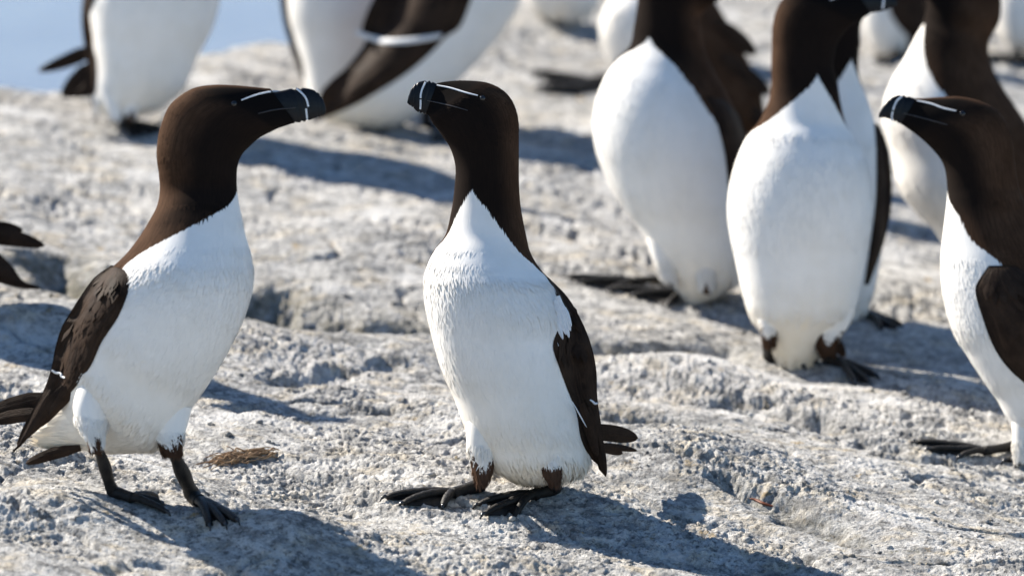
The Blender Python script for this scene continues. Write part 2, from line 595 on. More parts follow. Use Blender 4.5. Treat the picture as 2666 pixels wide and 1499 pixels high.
def feathers(G, attrs, count, length, width, name, parent, lenfun=None, spread_=0.14, lift=0.010, sel=None):
    """many small feather tips lying back along a body grid (root to tail); a single mesh that nobody could count"""
    n, m, _ = G.shape
    dA = np.linalg.norm(np.cross(np.roll(G, -1, 1)[:-1] - G[:-1], G[1:] - G[:-1]), axis=2)
    pr = dA.copy()
    if sel is not None: pr = pr * sel[:-1]
    pr = pr.ravel() / pr.sum()
    ids = rng.choice(len(pr), count, p=pr)
    i = ids // m; j = ids % m
    fu = rng.random(count); fv = rng.random(count); j2 = (j + 1) % m
    P = (G[i, j] * (1 - fu)[:, None] + G[i + 1, j] * fu[:, None]) * (1 - fv)[:, None] + (G[i, j2] * (1 - fu)[:, None] + G[i + 1, j2] * fu[:, None]) * fv[:, None]
    T = G[i, j] - G[i + 1, j]; T /= np.linalg.norm(T, axis=1)[:, None] + 1e-12
    S = G[i, j2] - G[i, j]; S /= np.linalg.norm(S, axis=1)[:, None] + 1e-12
    N = np.cross(S, T); c = G.mean(1)[i]
    sgn = np.sign(np.sum(N * (P - c), axis=1)); N *= sgn[:, None]; N /= np.linalg.norm(N, axis=1)[:, None] + 1e-12
    ang = rng.normal(0, spread_, count)
    Dn = T * np.cos(ang)[:, None] + S * np.sin(ang)[:, None]
    Wd = S * np.cos(ang)[:, None] - T * np.sin(ang)[:, None]
    L = length * rng.uniform(0.6, 1.3, count)
    if lenfun is not None: L = L * lenfun[i, j]
    L = L * np.clip(np.abs(attrs['mask'][i, j]) / 0.012, 0.28, 1)
    W_ = width * rng.uniform(0.7, 1.3, count)
    lf = np.abs(rng.normal(0, lift, count)) + 0.008
    a0 = P - N * 0.0006
    mid = P + Dn * (L * 0.55)[:, None] + N * (L * lf * 0.75)[:, None]
    tip = P + Dn * L[:, None] + N * (L * lf * 0.9)[:, None] - N * 0.0003
    V = np.stack([a0, mid - Wd * W_[:, None] / 2 - N * 0.0002, mid + Wd * W_[:, None] / 2 - N * 0.0002, tip], 1).reshape(-1, 3)
    b = np.arange(count) * 4
    Fc = np.concatenate([np.stack([b, b + 2, b + 1], 1), np.stack([b + 1, b + 2, b + 3], 1)])
    at = {}
    for kx, A_ in attrs.items():
        q = A_[i, j]
        if kx == 'mask': q = q + rng.normal(0, 0.0009, count)
        if kx == 'ft': q = q + rng.uniform(-3, 3, count)
        at[kx] = np.repeat(q, 4)
    o = make_obj(name, V, Fc, M_PL, parent, smooth=True, attrs=at)
    o['kind'] = 'stuff'
    return o


def tube(V, Fc, pts, radii, nseg=10, flat=1.0, up=None):
    pts = [np.array(p, float) for p in pts]
    base = len(V); n = len(pts)
    for i, p in enumerate(pts):
        t = pts[min(i + 1, n - 1)] - pts[max(i - 1, 0)]; t = t / (np.linalg.norm(t) + 1e-9)
        ref = np.array([0, 0, 1.0]) if abs(t[2]) < 0.85 else np.array([0, 1.0, 0])
        s = np.cross(t, ref); s /= np.linalg.norm(s); q = np.cross(s, t)
        for k_ in range(nseg):
            a = 2 * math.pi * k_ / nseg
            V.append(p + (s * math.cos(a) + q * math.sin(a) * flat) * radii[i])
    for i in range(n - 1):
        for k_ in range(nseg):
            a = base + i * nseg + k_; b = base + i * nseg + (k_ + 1) % nseg
            Fc.append((a, b, b + nseg, a + nseg))
    Fc.append(tuple(base + k_ for k_ in range(nseg))[::-1]); Fc.append(tuple(base + (n - 1) * nseg + k_ for k_ in range(nseg)))


def spline3(pts, nsub=6):
    return catmull(pts, nsub)[0]


def leg(parent, d, thigh, heel, base, tips, s=1.0, heel_g=None, rleg=None, bvh=None):
    """thigh/heel/base/tips in photo points; base and tips stand on the rock"""
    V, Fc = [], []
    px = d / FP
    B_ = ground_at(*base, lift=0.006 * s)
    T_ = [ground_at(*t, lift=0.0035 * s) for t in tips]
    bd = float((B_ - CAM) @ F)
    H = P3(heel[0], heel[1], bd + 0.012 * s)
    hz = h_all(np.array([H[0]]), np.array([H[1]]))[0][0]
    if H[2] < hz + 0.007 * s: H[2] = hz + 0.007 * s
    K_ = P3(thigh[0], thigh[1], d)
    if bvh is not None:
        for up_ in (0, 12, 24, 40):
            hk = hit_depth(bvh, thigh[0], thigh[1] - up_)
            if hk is not None and hk < d + 0.06:
                K_ = P3(thigh[0], thigh[1] - up_ - 6, hk + 0.0125); break
    r = (rleg or 14.5) * px
    p1 = spline3([K_, K_ * 0.5 + H * 0.5 + np.array([0, 0, 0.0]), H, H * 0.5 + B_ * 0.5, B_], 5)
    n = len(p1)
    rr = np.interp(np.linspace(0, 1, n), [0, .22, .4, .49, .56, .8, 1], [r * .55, r * .98, r * .82, r * 1.02, r * .98, r * 0.78, r * 0.88])
    tube(V, Fc, p1, rr, 12)
    claws = []
    toes = []
    for t in T_:
        mid = (B_ + t) / 2
        mz = h_all(np.array([mid[0]]), np.array([mid[1]]))[0][0]
        mid[2] = max(mid[2], mz + 0.004 * s) + 0.002 * s
        tp = spline3([B_ - (t - B_) * 0.03, B_ * .6 + mid * .4 + np.array([0, 0, .0015 * s]), mid, mid * .4 + t * .6 + np.array([0, 0, .0012 * s]), t], 4)
        m_ = len(tp)
        e = np.linspace(0, 1, m_)
        knuck = 1 + 0.16 * np.cos(e * math.pi * 7) ** 2
        tube(V, Fc, tp, (r * 0.70 * (1 - 0.42 * e)) * knuck, 10, 0.85)
        toes.append(tp)
        dirn = t - tp[-4]; dirn /= np.linalg.norm(dirn) + 1e-9
        c0 = t - dirn * 0.001
        cp = [c0, c0 + dirn * 0.003 * s + np.array([0, 0, 0.0012 * s]), c0 + dirn * 0.006 * s - np.array([0, 0, 0.0003 * s]), c0 + dirn * 0.0078 * s - np.array([0, 0, 0.003 * s])]
        claws.append(cp)
    for ta, tb in zip(toes[:-1], toes[1:]):            # webs
        m_ = len(ta); b0 = len(V); kk = 7
        for i in range(m_):
            e = i / (m_ - 1)
            for j in range(kk):
                f_ = j / (kk - 1)
                p = ta[i] * (1 - f_) + tb[i] * f_
                sc_ = 1 - 0.16 * e * math.sin(math.pi * f_)
                p = toes[0][0] + (p - toes[0][0]) * sc_
                p = p - np.array([0, 0, 0.0012 * s + 0.002 * s * math.sin(math.pi * f_)])
                zz = h_all(np.array([p[0]]), np.array([p[1]]))[0][0]
                p[2] = max(p[2], zz + 0.001)
                V.append(p)
        nb = m_ * kk
        for i in range(nb): V.append(V[b0 + i] - np.array([0, 0, 0.0009]))
        for i in range(m_ - 1):
            for j in range(kk - 1):
                a = b0 + i * kk + j
                Fc.append((a, a + kk, a + kk + 1, a + 1)); a += nb
                Fc.append((a, a + 1, a + kk + 1, a + kk))
    o = make_obj('leg', V, Fc, M_LEG, parent)
    for cp in claws:
        cv, cf = [], []
        tube(cv, cf, spline3(cp, 3), np.linspace(0.0026 * s, 0.0005 * s, 10), 8)
        make_obj('claw', cv, cf, M_CLAW, o)
    return o


def leaf(name, base, tip, hw, d, doff0, doff1, mat, parent, curve=0.0, thick=3.0, twist=0.0, point=0.55):
    """one long flight or tail feather: photo points of root and tip, half width in photo px, depth shift px"""
    b = np.array(base, float); t = np.array(tip, float)
    ax = t - b; L = np.hypot(*ax); ax /= L; nn = np.array([-ax[1], ax[0]])
    V, Fc = [], []; n, m = 22, 9; px = d / FP
    A1, A2 = [], []
    for side in (-1, 1):
        for i in range(n):
            e = i / (n - 1)
            wd = hw * (min(1, 0.55 + e * 1.6)) * (max(0.0, 1 - max(0, (e - point) / (1 - point)) ** 2.2)) ** 0.6
            c = b + ax * L * e + nn * curve * math.sin(math.pi * e)
            dd = doff0 + (doff1 - doff0) * e
            for j in range(m):
                f_ = j / (m - 1) * 2 - 1
                q = c + nn * wd * f_
                bulge = (1 - f_ * f_) * thick * 0.9 + (2.0 * math.exp(-(f_ * 8) ** 2))
                z = dd + side * (thick * 0.35 * (1 - abs(f_) ** 3)) - bulge + twist * f_ * wd
                V.append(P3(q[0], q[1], d + z * px)); A1.append(e * 6); A2.append(f_ * 9 + e * 4)
    nm = n * m
    for i in range(n - 1):
        for j in range(m - 1):
            a = i * m + j
            Fc.append((a, a + 1, a + m + 1, a + m)); Fc.append((a + nm, a + nm + m, a + nm + m + 1, a + nm + 1))
    return make_obj(name, V, Fc, mat, parent, attrs={'ft': A1, 'fa': A2})


def wing(parent, rings, d, bvh, thick=9.0, default=0.0, bar=None, name='wing', nsub=6, ns=22, smooth=6):
    """folded wing: edge pairs in photo points, laid snugly on the flank"""
    K, ts = catmull(rings, nsub)
    n = len(K); px = d / FP
    X = np.zeros((n, ns)); Y = np.zeros((n, ns)); Z = np.zeros((n, ns)); H = np.full((n, ns), np.nan)
    for i in range(n):
        for j in range(ns):
            f_ = j / (ns - 1)
            X[i, j] = K[i, 0] * (1 - f_) + K[i, 2] * f_; Y[i, j] = K[i, 1] * (1 - f_) + K[i, 3] * f_
            h = hit_depth(bvh, X[i, j], Y[i, j])
            if h is not None and h < d + 0.02: H[i, j] = (h - d) / px
    last = default
    Z = H.copy()
    for i in range(n):
        ok = np.where(~np.isnan(H[i]))[0]
        if len(ok) == 0:
            Z[i] = last
        else:
            mx = np.nanmax(H[i]) + default
            for j in range(ns):
                if np.isnan(H[i, j]): Z[i, j] = mx
            last = mx
    for _ in range(smooth):
        Zp = np.pad(Z, 1, mode='edge')
        Z = (Zp[1:-1, 1:-1] * 2 + Zp[:-2, 1:-1] + Zp[2:, 1:-1] + Zp[1:-1, :-2] + Zp[1:-1, 2:]) / 6
    Z = np.minimum(Z, np.where(np.isnan(H), 1e9, H - 1.0))
    fr = np.linspace(0, 1, ns)
    e = np.linspace(0, 1, n)
    prof = (1 - np.abs(fr * 2 - 1) ** 2.5)[None, :] * (np.clip(e * 8, 0, 1) ** .5 * np.clip((1 - e) * 3 + .15, 0, 1))[:, None]
    front = Z - 1.5 - thick * prof
    # overlapping rows of long feathers: shallow steps across the outer half
    step = (np.floor(fr[None, :] * 4 + e[:, None] * 2.5) - (fr[None, :] * 4 + e[:, None] * 2.5)) * -1
    front = front - 2.2 * step * np.clip((e - 0.35) * 4, 0, 1)[:, None] * prof
    back = Z + 2.0
    V = np.concatenate([P3(X, Y, d + front * px).reshape(-1, 3), P3(X, Y, d + back * px).reshape(-1, 3)])
    f1 = grid_faces(n, ns, False); f2 = grid_faces(n, ns, False, n * ns)[:, ::-1]
    rim = []
    N_ = n * ns
    for i in range(n - 1):
        rim.append((i * ns, (i + 1) * ns, (i + 1) * ns + N_, i * ns + N_)); rim.append((i * ns + ns - 1, i * ns + ns - 1 + N_, (i + 1) * ns + ns - 1 + N_, (i + 1) * ns + ns - 1))
    for j in range(ns - 1):
        rim.append((j, j + N_, j + 1 + N_, j + 1)); a = (n - 1) * ns + j; rim.append((a, a + 1, a + 1 + N_, a + N_))
    E = np.repeat(ts[:, None], ns, 1); A2 = np.repeat((fr * 14)[None, :], n, 0)
    at = {'ft': np.tile((E * 0.6).ravel(), 2), 'fa': np.tile(A2.ravel(), 2)}
    o = make_obj(name, V, np.concatenate([f1, f2, np.array(rim)]), M_WING, parent, attrs=at)
    wb = BVHTree.FromPolygons([tuple(q) for q in V[:N_]], [tuple(q) for q in f1])
    if bar is not None:
        ribbon('wing_bar', bar[0], bar[1], wb, M_WHITE, o, lift=0.0026, back=False)
    # overlapping feather tips on the coverts
    G = P3(X, Y, d + front * px)[::-1]
    return o, wb, G


def tips_on(G, count, parent, length=0.019, width=0.008, sel=None, name='covert_feathers'):
    n, m, _ = G.shape
    at = {'mask': np.full((n, m), .02), 'stain': np.zeros((n, m)), 'warm': np.zeros((n, m)), 'black': np.full((n, m), 0.72),
          'ft': np.repeat(np.arange(n)[:, None] * .1, m, 1), 'fa': np.repeat(np.arange(m)[None, :] * .6, n, 0)}
    i0 = rng.integers(0, n - 1, count); j0 = rng.integers(0, m - 1, count)
    P = G[i0, j0]; T = G[i0, j0] - G[i0 + 1, j0]; T /= np.linalg.norm(T, axis=1)[:, None] + 1e-9
    S = G[i0, j0 + 1] - G[i0, j0]; S /= np.linalg.norm(S, axis=1)[:, None] + 1e-9
    N = np.cross(S, T); N *= np.where(N @ F > 0, -1, 1)[:, None]
    N /= np.linalg.norm(N, axis=1)[:, None] + 1e-9
    keep = (rng.random(count) < np.clip((i0 / n - 0.25) * 2.2, 0.05, 1)) & (j0 > 3) & (j0 < m - 5) & (i0 < n - 4)
    P, T, S, N, i0, j0 = P[keep], T[keep], S[keep], N[keep], i0[keep], j0[keep]; c = len(P)
    L = length * rng.uniform(.7, 1.2, c); W_ = width * rng.uniform(.8, 1.2, c)
    inner = np.clip(np.minimum(j0, m - 1 - j0) / 3.0, 0.3, 1); L *= inner
    a0 = P - N * .0004
    mid = P + T * (L * .6)[:, None] + N * .0004
    V = np.stack([a0, mid - S * W_[:, None] / 2 - N * .0005, mid + N * .0002, mid + S * W_[:, None] / 2 - N * .0005, P + T * L[:, None] + N * .0002], 1).reshape(-1, 3)
    b = np.arange(c) * 5
    Fc = np.concatenate([np.stack([b, b + 2, b + 1], 1), np.stack([b, b + 3, b + 2], 1), np.stack([b + 1, b + 2, b + 4], 1), np.stack([b + 2, b + 3, b + 4], 1)])
    atr = {kx: np.repeat(A_[i0, j0], 5) for kx, A_ in at.items()}
    o = make_obj(name, V, Fc, M_WING, parent, attrs=atr); o['kind'] = 'stuff'


def bird(label, body, bill, d, wv, vent, fcount=3000, nsub=8, nseg=96, flen=0.008, stain=(2.0, 0.45), extra=None, black=None, face_black_shade=(92, 50)):
    """body rings from the tail end to the bill base. wv = white half-angle per ring (deg), vent = ventral angle per ring (deg)"""
    K = np.array([list(r) + [wv[i], vent[i]] for i, r in enumerate(fill(body))], float)
    G, KK, ts, ph = loft(K, d, nsub, nseg)
    n, m, _ = G.shape
    rad = np.linalg.norm(KK[:, :2] - KK[:, 2:4], axis=1) / 2 * d / FP
    dang = np.abs(wrap(ph[None, :] - np.radians(KK[:, 7])[:, None])) - np.radians(KK[:, 6])[:, None]
    mask = dang * rad[:, None]
    st = np.clip(1 - ts / stain[0], 0, 1)[:, None] * stain[1] + np.zeros((n, m))
    nb = len(body)
    warm = np.zeros((n, m)); 
    bl = np.zeros((n, m))
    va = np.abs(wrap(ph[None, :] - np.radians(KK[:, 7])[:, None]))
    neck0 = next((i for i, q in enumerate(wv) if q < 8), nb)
    bl = 0.9 * smooth01((np.radians(face_black_shade[0]) - va) / np.radians(face_black_shade[1])) * smooth01((ts - neck0 + 4) / 3)[:, None]  # own black of the face, plus face and neck shade painted into the colour
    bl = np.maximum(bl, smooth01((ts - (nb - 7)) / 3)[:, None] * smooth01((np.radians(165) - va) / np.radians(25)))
    arc = np.concatenate([[0], np.cumsum(np.linalg.norm(np.diff(G.mean(1), axis=0), axis=1))])
    ft = np.repeat((arc * 55)[:, None], m, 1); fa = np.repeat((ph * 26)[None, :], n, 0)
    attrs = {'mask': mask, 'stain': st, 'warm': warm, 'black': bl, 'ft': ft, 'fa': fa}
    # base of the thing: the rock under it
    c0 = G[:max(2, n // 3)].mean((0, 1))
    root = bpy.data.objects.new('razorbill', None)
    root.empty_display_size = 0.05
    COL.objects.link(root)
    tag(root, label, 'razorbill', 'razorbills standing on the rock')
    V = G.reshape(-1, 3); fc = grid_faces(n, m)
    caps = np.array([[i, (i + 1) % m, (m - 2 - i) % m, (m - 1 - i) % m] for i in range(0, m // 2 - 1)])
    fc = np.concatenate([fc, caps, caps[:, ::-1] + (n - 1) * m])
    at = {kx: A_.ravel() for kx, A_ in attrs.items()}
    bv = bvh_of(G)
    if extra:                                  # thighs, tufts: more shells of the same skin
        for er, vals in extra:
            er = [list(q) for q in fill(er)]
            last = None
            for q_i, q in enumerate(er):
                cx, cy = (q[0] + q[2]) / 2, (q[1] + q[3]) / 2
                hd = math.hypot(q[2] - q[0], q[3] - q[1]) / 2 * q[4]
                h_ = hit_depth(bv, cx, cy)
                if h_ is not None and h_ < d + 0.01:
                    prot = (-28, -12, 3, 15, 22, 24, 24)[q_i]
                    nw = (h_ - d) * FP / d - prot
                    lastf = nw if last is None else min(lastf, nw)
                    last = lastf + hd
                    q[5] = last
                elif last is not None: q[5] = lastf + hd
            g2, k2, t2, p2 = loft(fill(er), d, 6, 40)
            b0 = len(V); V = np.concatenate([V, g2.reshape(-1, 3)])
            fc = np.concatenate([fc, grid_faces(g2.shape[0], 40, True, b0)])
            nn_ = g2.shape[0] * 40
            tt = np.repeat((t2 / t2[-1])[:, None], 40, 1)          # 0 at the first (upper) ring
            dk = (tt - vals[0] - 0.10 * np.cos(p2 * 3 + vals[0] * 9)[None, :]) * 0.045 + rng.normal(0, .0035, tt.shape)
            ex = {'mask': dk, 'stain': np.full(tt.shape, vals[1]), 'warm': np.full(tt.shape, vals[2]), 'black': np.zeros(tt.shape),
                  'ft': tt * 3, 'fa': np.repeat((p2 * 10)[None, :], g2.shape[0], 0)}
            for kx in at: at[kx] = np.concatenate([at[kx], ex[kx].ravel()])
            if fcount > 4000:
                feathers(g2[::-1], {kx: v_[::-1] for kx, v_ in ex.items()}, 3200, 0.011, 0.0010, 'leg_feathers', root, spread_=0.22, lift=0.11, sel=np.repeat((np.arange(g2.shape[0]) > 2).astype(float)[:, None] * (np.arange(g2.shape[0]) < g2.shape[0] - 8).astype(float)[:, None], 40, 1))
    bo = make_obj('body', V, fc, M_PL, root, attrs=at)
    bva = BVHTree.FromPolygons([tuple(q) for q in V], [tuple(q) for q in fc])
    if fcount:
        lf = np.ones((n, m)) * np.interp(ts, [0, 1.5, 3.5, nb * .45, nb * .62, nb - 1], [2.4, 2.2, 1.4, 1.0, 0.65, 0.30])[:, None]
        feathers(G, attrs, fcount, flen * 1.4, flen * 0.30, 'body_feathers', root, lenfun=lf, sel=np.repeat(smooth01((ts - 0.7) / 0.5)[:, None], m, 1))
    bb = None
    if bill is not None:
        gb, kb, tb, pb = loft(fill(bill), d, 8, 36)
        # keel: narrower along the top edge of the bill
        nbv = gb.shape[0]
        cb = gb.mean(1, keepdims=True); ee = np.linspace(0, 1, nbv)
        gr = 1 - 0.10 * sum(np.exp(-((ee - q_) / 0.022) ** 2) for q_ in (0.30, 0.40, 0.66, 0.76))
        gb = cb + (gb - cb) * (1 - (1 - gr)[:, None, None] * np.array([1.0]))
        vb = gb.reshape(-1, 3); fb = grid_faces(nbv, 36)
        cp = np.array([[i, (i + 1) % 36, (34 - i) % 36, (35 - i) % 36] for i in range(17)])
        fb = np.concatenate([fb, cp, cp[:, ::-1] + (nbv - 1) * 36])
        make_obj('bill', vb, fb, M_BILL, root)
        bb = bvh_of(gb)
    return dict(root=root, body=bo, bvh=bv, bvh_all=bva, bill=bb, d=d, G=G, attrs=attrs, ts=ts)


def eye(b, px, py, r=6.0):
    for back in (False, True):
        h = hit_depth(b['bvh'], px, py, back)
        if h is None: continue
        c = P3(px, py, h + (0.0012 if not back else -0.0012)); rr = r * b['d'] / FP
        V, Fc = [], []
        n, m = 8, 14
        for i in range(n + 1):
            a = math.pi * i / n
            for j in range(m):
                q = 2 * math.pi * j / m
                V.append(c + rr * (R * math.sin(a) * math.cos(q) + U * math.sin(a) * math.sin(q) + F * math.cos(a) * 0.8))
        for i in range(n):
            for j in range(m):
                Fc.append((i * m + j, i * m + (j + 1) % m, (i + 1) * m + (j + 1) % m, (i + 1) * m + j))
        make_obj('eye', V, Fc, M_EYE, b['root'])


def face_marks(b, line, band, gape, eyep, s=1.0):
    ribbon('white_lore_line', line, 5.0 * s, b['bvh'], M_WHITE, b['root'], lift=0.0007, d=b['d'])
    for bd_ in band:
        ribbon('bill_band', bd_, 5.5 * s, b['bill'], M_WHITE, b['root'], lift=0.0004, d=b['d'], taper=False)
    if gape: ribbon('gape_line', gape, 3.5 * s, b['bvh'], M_GAPE, b['root'], lift=0.0006, d=b['d'])
    if eyep: eye(b, *eyep, r=8.5 * s)


def set_base(b):
    """the Empty sits on the rock below the body while its parts stay where they are"""
    c = b['G'][: len(b['G']) // 3].mean((0, 1))
    z = h_all(np.array([c[0]]), np.array([c[1]]))[0][0]
    b['root'].location = (c[0], c[1], z)
    bpy.context.view_layer.update()
    for ch in b['root'].children:
        ch.matrix_parent_inverse = b['root'].matrix_world.inverted()


BIRDS = []

# ================================================================== left bird, walking to the right
A_BODY = [
    [78, 1128, 70, 1150, .8, 150], [112, 1078, 125, 1168, .75, 130], [135, 1020, 215, 1176, .75, 105], [152, 960, 325, 1182, .8, 82],
    [166, 905, 425, 1160, .85, 58], [182, 862, 492, 1070, .88, 36], [202, 818, 542, 1000, .9, 16], [224, 778, 594, 915, .9, 0],
    [252, 740, 635, 830, .9, -14], [282, 708, 657, 757, .9, -22], [307, 684, 661, 703, .88, -26], [335, 656, 652, 652, .86, -26],
    [368, 612, 640, 610, .84, -24], [394, 568, 631, 566, .8, -20], [410, 535, 623, 530, .77, -14]] + [r + [0] for r in A_HEAD]
#       torso ...                                   10    11   12   13  14  | 15 ...
A_W = [100, 104, 108, 110, 110, 110, 110, 108, 106, 104, 104, 96, 72, 44, 22] + [-4] + [-25] * 11
A_V = [-40, -42, -44, -44, -44, -44, -44, -44, -44, -42, -40, -38, -34, -28, -14] + [-6] + [0] * 11
dA = ground_depth(430, 1330)
thA = [([[205, 1000, 330, 1010, .8, -25], [192, 1060, 300, 1075, .8, -20], [208, 1110, 280, 1120, .8, -15], [230, 1150, 276, 1152, .9, -5], [240, 1180, 268, 1180, .9, 0]], (0.74, 0.05, 0.35)),
       ([[380, 1050, 500, 1060, .8, -40], [390, 1110, 487, 1110, .8, -40], [410, 1150, 478, 1150, .8, -40], [428, 1190, 474, 1190, .9, -40]], (0.62, 0.05, 0.35))]
A = bird('razorbill walking right at the left, its whole folded wing and both feet in view', A_BODY,
         A_BILL, dA, A_W, A_V, fcount=42000, nsub=16, nseg=200, extra=thA, stain=(7.0, 0.38), face_black_shade=(128, 45))
BIRDS.append(A)
face_marks(A, [(739, 241), (716, 238), (687, 242), (658, 250), (628, 261)],
           [[(772, 231), (786, 243), (797, 257), (803, 278)], [(797, 283), (798, 294), (800, 312)]],
           [(770, 281), (716, 286), (672, 296)], (609, 271))
wA, wbA, gwA = wing(A['root'], [[290, 690, 323, 702], [246, 722, 335, 724], [207, 775, 332, 765], [180, 818, 310, 820], [161, 850, 290, 852], [145, 900, 263, 894],
                               [134, 955, 237, 950], [118, 1005, 205, 997], [96, 1050, 172, 1035], [74, 1097, 140, 1078], [55, 1140, 95, 1122], [43, 1166, 47, 1161]],
                    dA, A['bvh'], thick=12, default=0, bar=([(134, 963), (146, 970), (157, 971), (160, 979), (168, 983)], 8))
tips_on(gwA, 300, wA)
for b0, t0, hw, o0, o1 in (((150, 985), (44, 1166), 15, 35, 100), ((175, 1000), (62, 1140), 17, 15, 85), ((205, 985), (92, 1115), 18, -5, 65), ((228, 960), (128, 1082), 17, -30, 40)):
    leaf('flight_feather', b0, t0, hw, dA, o0, o1, M_WING, wA)
for b0, t0, hw, o0, o1 in (((130, 1035), (-40, 1085), 26, 150, 260), ((120, 1075), (-30, 1098), 18, 140, 240), ((210, 1165), (66, 1206), 15, 60, 120), ((225, 1155), (90, 1196), 14, 75, 130)):
    leaf('tail_feather', b0, t0, hw, dA, o0, o1, M_WING, A['root'], curve=4)
leg(A['root'], dA + 0.002, (254, 1165), (293, 1285), (345, 1312), [(432, 1340), (418, 1318), (405, 1300)], bvh=A['bvh_all'], heel_g=1, rleg=18)
leg(A['root'], dA - 0.012, (452, 1185), (500, 1285), (520, 1320), [(545, 1374), (585, 1372), (616, 1362)], bvh=A['bvh_all'], rleg=22)
set_base(A)

# ================================================================== centre bird, facing us, bill to the left
B_BODY = [
    [1385, 1250, 1410, 1250, .8, 12], [1324, 1243, 1470, 1243, .68, 12], [1282, 1222, 1518, 1222, .8, 12], [1248, 1194, 1536, 1192, .86, 11],
    [1225, 1150, 1530, 1150, .9, 9], [1207, 1107, 1522, 1110, .92, 6], [1184, 1043, 1508, 1050, .93, 3], [1149, 961, 1496, 980, .92, 0],
    [1126, 884, 1488, 900, .92, -4], [1108, 802, 1480, 815, .92, -8], [1104, 738, 1442, 742, .94, -10], [1112, 693, 1405, 698, .94, -8],
    [1132, 651, 1381, 657, .92, -4], [1160, 610, 1370, 614, .9, 0], [1176, 544, 1358, 553, .88, 0], [1182, 502, 1353, 510, .86, 0],
    [1186, 448, 1351, 455, .84, 0], [1182, 415, 1351, 405, .80, 0], [1170, 382, 1351, 350, .74, 0], [1152, 355, 1350, 318, .66, 0],
    [1140, 338, 1343, 285, .60, 0], [1130, 325, 1328, 255, .57, 0], [1124, 316, 1303, 231, .56, 0], [1120, 308, 1270, 216, .54, 0],
    [1117, 302, 1235, 211, .5, 0], [1114, 298, 1195, 210, .44, 0], [1112, 297, 1160, 213, .36, 0], [1109, 297, 1138, 217, .32, 0]]
B_W = [110, 110, 110, 110, 108, 106, 104, 102, 100, 98, 92, 84, 66, 50, 26, 4] + [-18] + [-30] * 11
B_V = [-98, -98, -98, -98, -98, -98, -98, -98, -98, -98, -99, -102, -106, -110, -114, -117] + [-120] * 12
B_BILL = [[1128, 288, 1152, 222, .26], [1112, 296, 1136, 218, .27], [1096, 296, 1120, 211, .26], [1085, 290, 1101, 211, .26], [1075, 281, 1084, 217, .25], [1066, 274, 1071, 231, .24], [1060, 268, 1063, 252, .2]]
dB = ground_depth(1330, 1315)
thB = [([[1215, 1090, 1330, 1100, .8, -60], [1214, 1140, 1310, 1145, .8, -70], [1222, 1185, 1290, 1190, .8, -75], [1228, 1216, 1284, 1219, .9, -72], [1234, 1238, 1276, 1240, .9, -66], [1242, 1253, 1264, 1254, .9, -60]], (0.50, 0.1, 1.0)),
       ([[1370, 1110, 1475, 1110, .7, -110], [1388, 1160, 1472, 1160, .7, -108], [1402, 1205, 1464, 1205, .8, -100], [1414, 1230, 1460, 1230, .9, -92], [1428, 1252, 1454, 1252, .9, -86]], (0.5, 0.1, 0.9))]
B = bird('black and white razorbill facing us in the middle, bill raised to the left', B_BODY, B_BILL, dB, B_W, B_V,
         fcount=42000, nsub=16, nseg=200, extra=thB, stain=(8.0, 0.55))
BIRDS.append(B)
face_marks(B, [(1137, 222), (1172, 229), (1212, 241), (1244, 249)],
           [[(1108, 214), (1100, 230), (1096, 244), (1095, 256)], [(1095, 260), (1095, 272), (1094, 285)]],
           [(1112, 262), (1150, 270), (1190, 280), (1218, 288)], (1256, 257))
wB, wbB, gwB = wing(B['root'], [[1420, 716, 1430, 724], [1448, 770, 1480, 776], [1458, 836, 1519, 845], [1440, 898, 1542, 908], [1456, 955, 1553, 967], [1477, 1012, 1555, 1031],
                               [1502, 1078, 1563, 1090], [1512, 1140, 1573, 1160], [1536, 1189, 1577, 1200], [1562, 1215, 1579, 1222], [1575, 1238, 1579, 1240]],
                    dB, B['bvh'], thick=12, default=8, bar=([(1536, 1040), (1543, 1045), (1549, 1050), (1556, 1049)], 7))
tips_on(gwB, 260, wB)
for b0, t0, hw, o0, o1 in (((1548, 1080), (1577, 1241), 11, -34, -26), ((1530, 1060), (1570, 1205), 13, -50, -20), ((1515, 1050), (1556, 1190), 13, -70, -40)):
    leaf('flight_feather', b0, t0, hw, dB, o0, o1, M_WING, wB)
leaf('wing_edge_feather', (1490, 1045), (1528, 1113), 1.7, dB, -98, -72, M_WHITE, wB, thick=2)
for b0, t0, hw, o0, o1 in (((1515, 1122), (1662, 1140), 22, 90, 260), ((1525, 1160), (1661, 1173), 9, 95, 230), ((1530, 1160), (1622, 1180), 13, 90, 200)):
    leaf('tail_feather', b0, t0, hw, dB, o0, o1, M_WING, B['root'], curve=-4)
leg(B['root'], dB - 0.022, (1252, 1238), (1250, 1282), (1178, 1300), [(1006, 1302), (1050, 1318), (1154, 1324)], bvh=B['bvh_all'], rleg=20)
leg(B['root'], dB - 0.030, (1440, 1238), (1444, 1290), (1388, 1304), [(1246, 1322), (1262, 1346), (1340, 1354)], bvh=B['bvh_all'], rleg=20)
# loose white breast plumes over the shoulder of the wing
for b0, t0, hw in (((1452, 770), (1482, 880), 10), ((1446, 780), (1474, 872), 10), ((1462, 790), (1486, 862), 8), ((1438, 800), (1466, 884), 9), ((1432, 820), (1454, 902), 8), ((1428, 840), (1446, 893), 7), ((1470, 800), (1488, 850), 6)):
    leaf('breast_plume', b0, t0, hw, dB, -104, -110, M_WHITE, B['root'], thick=2, point=0.15)
set_base(B)

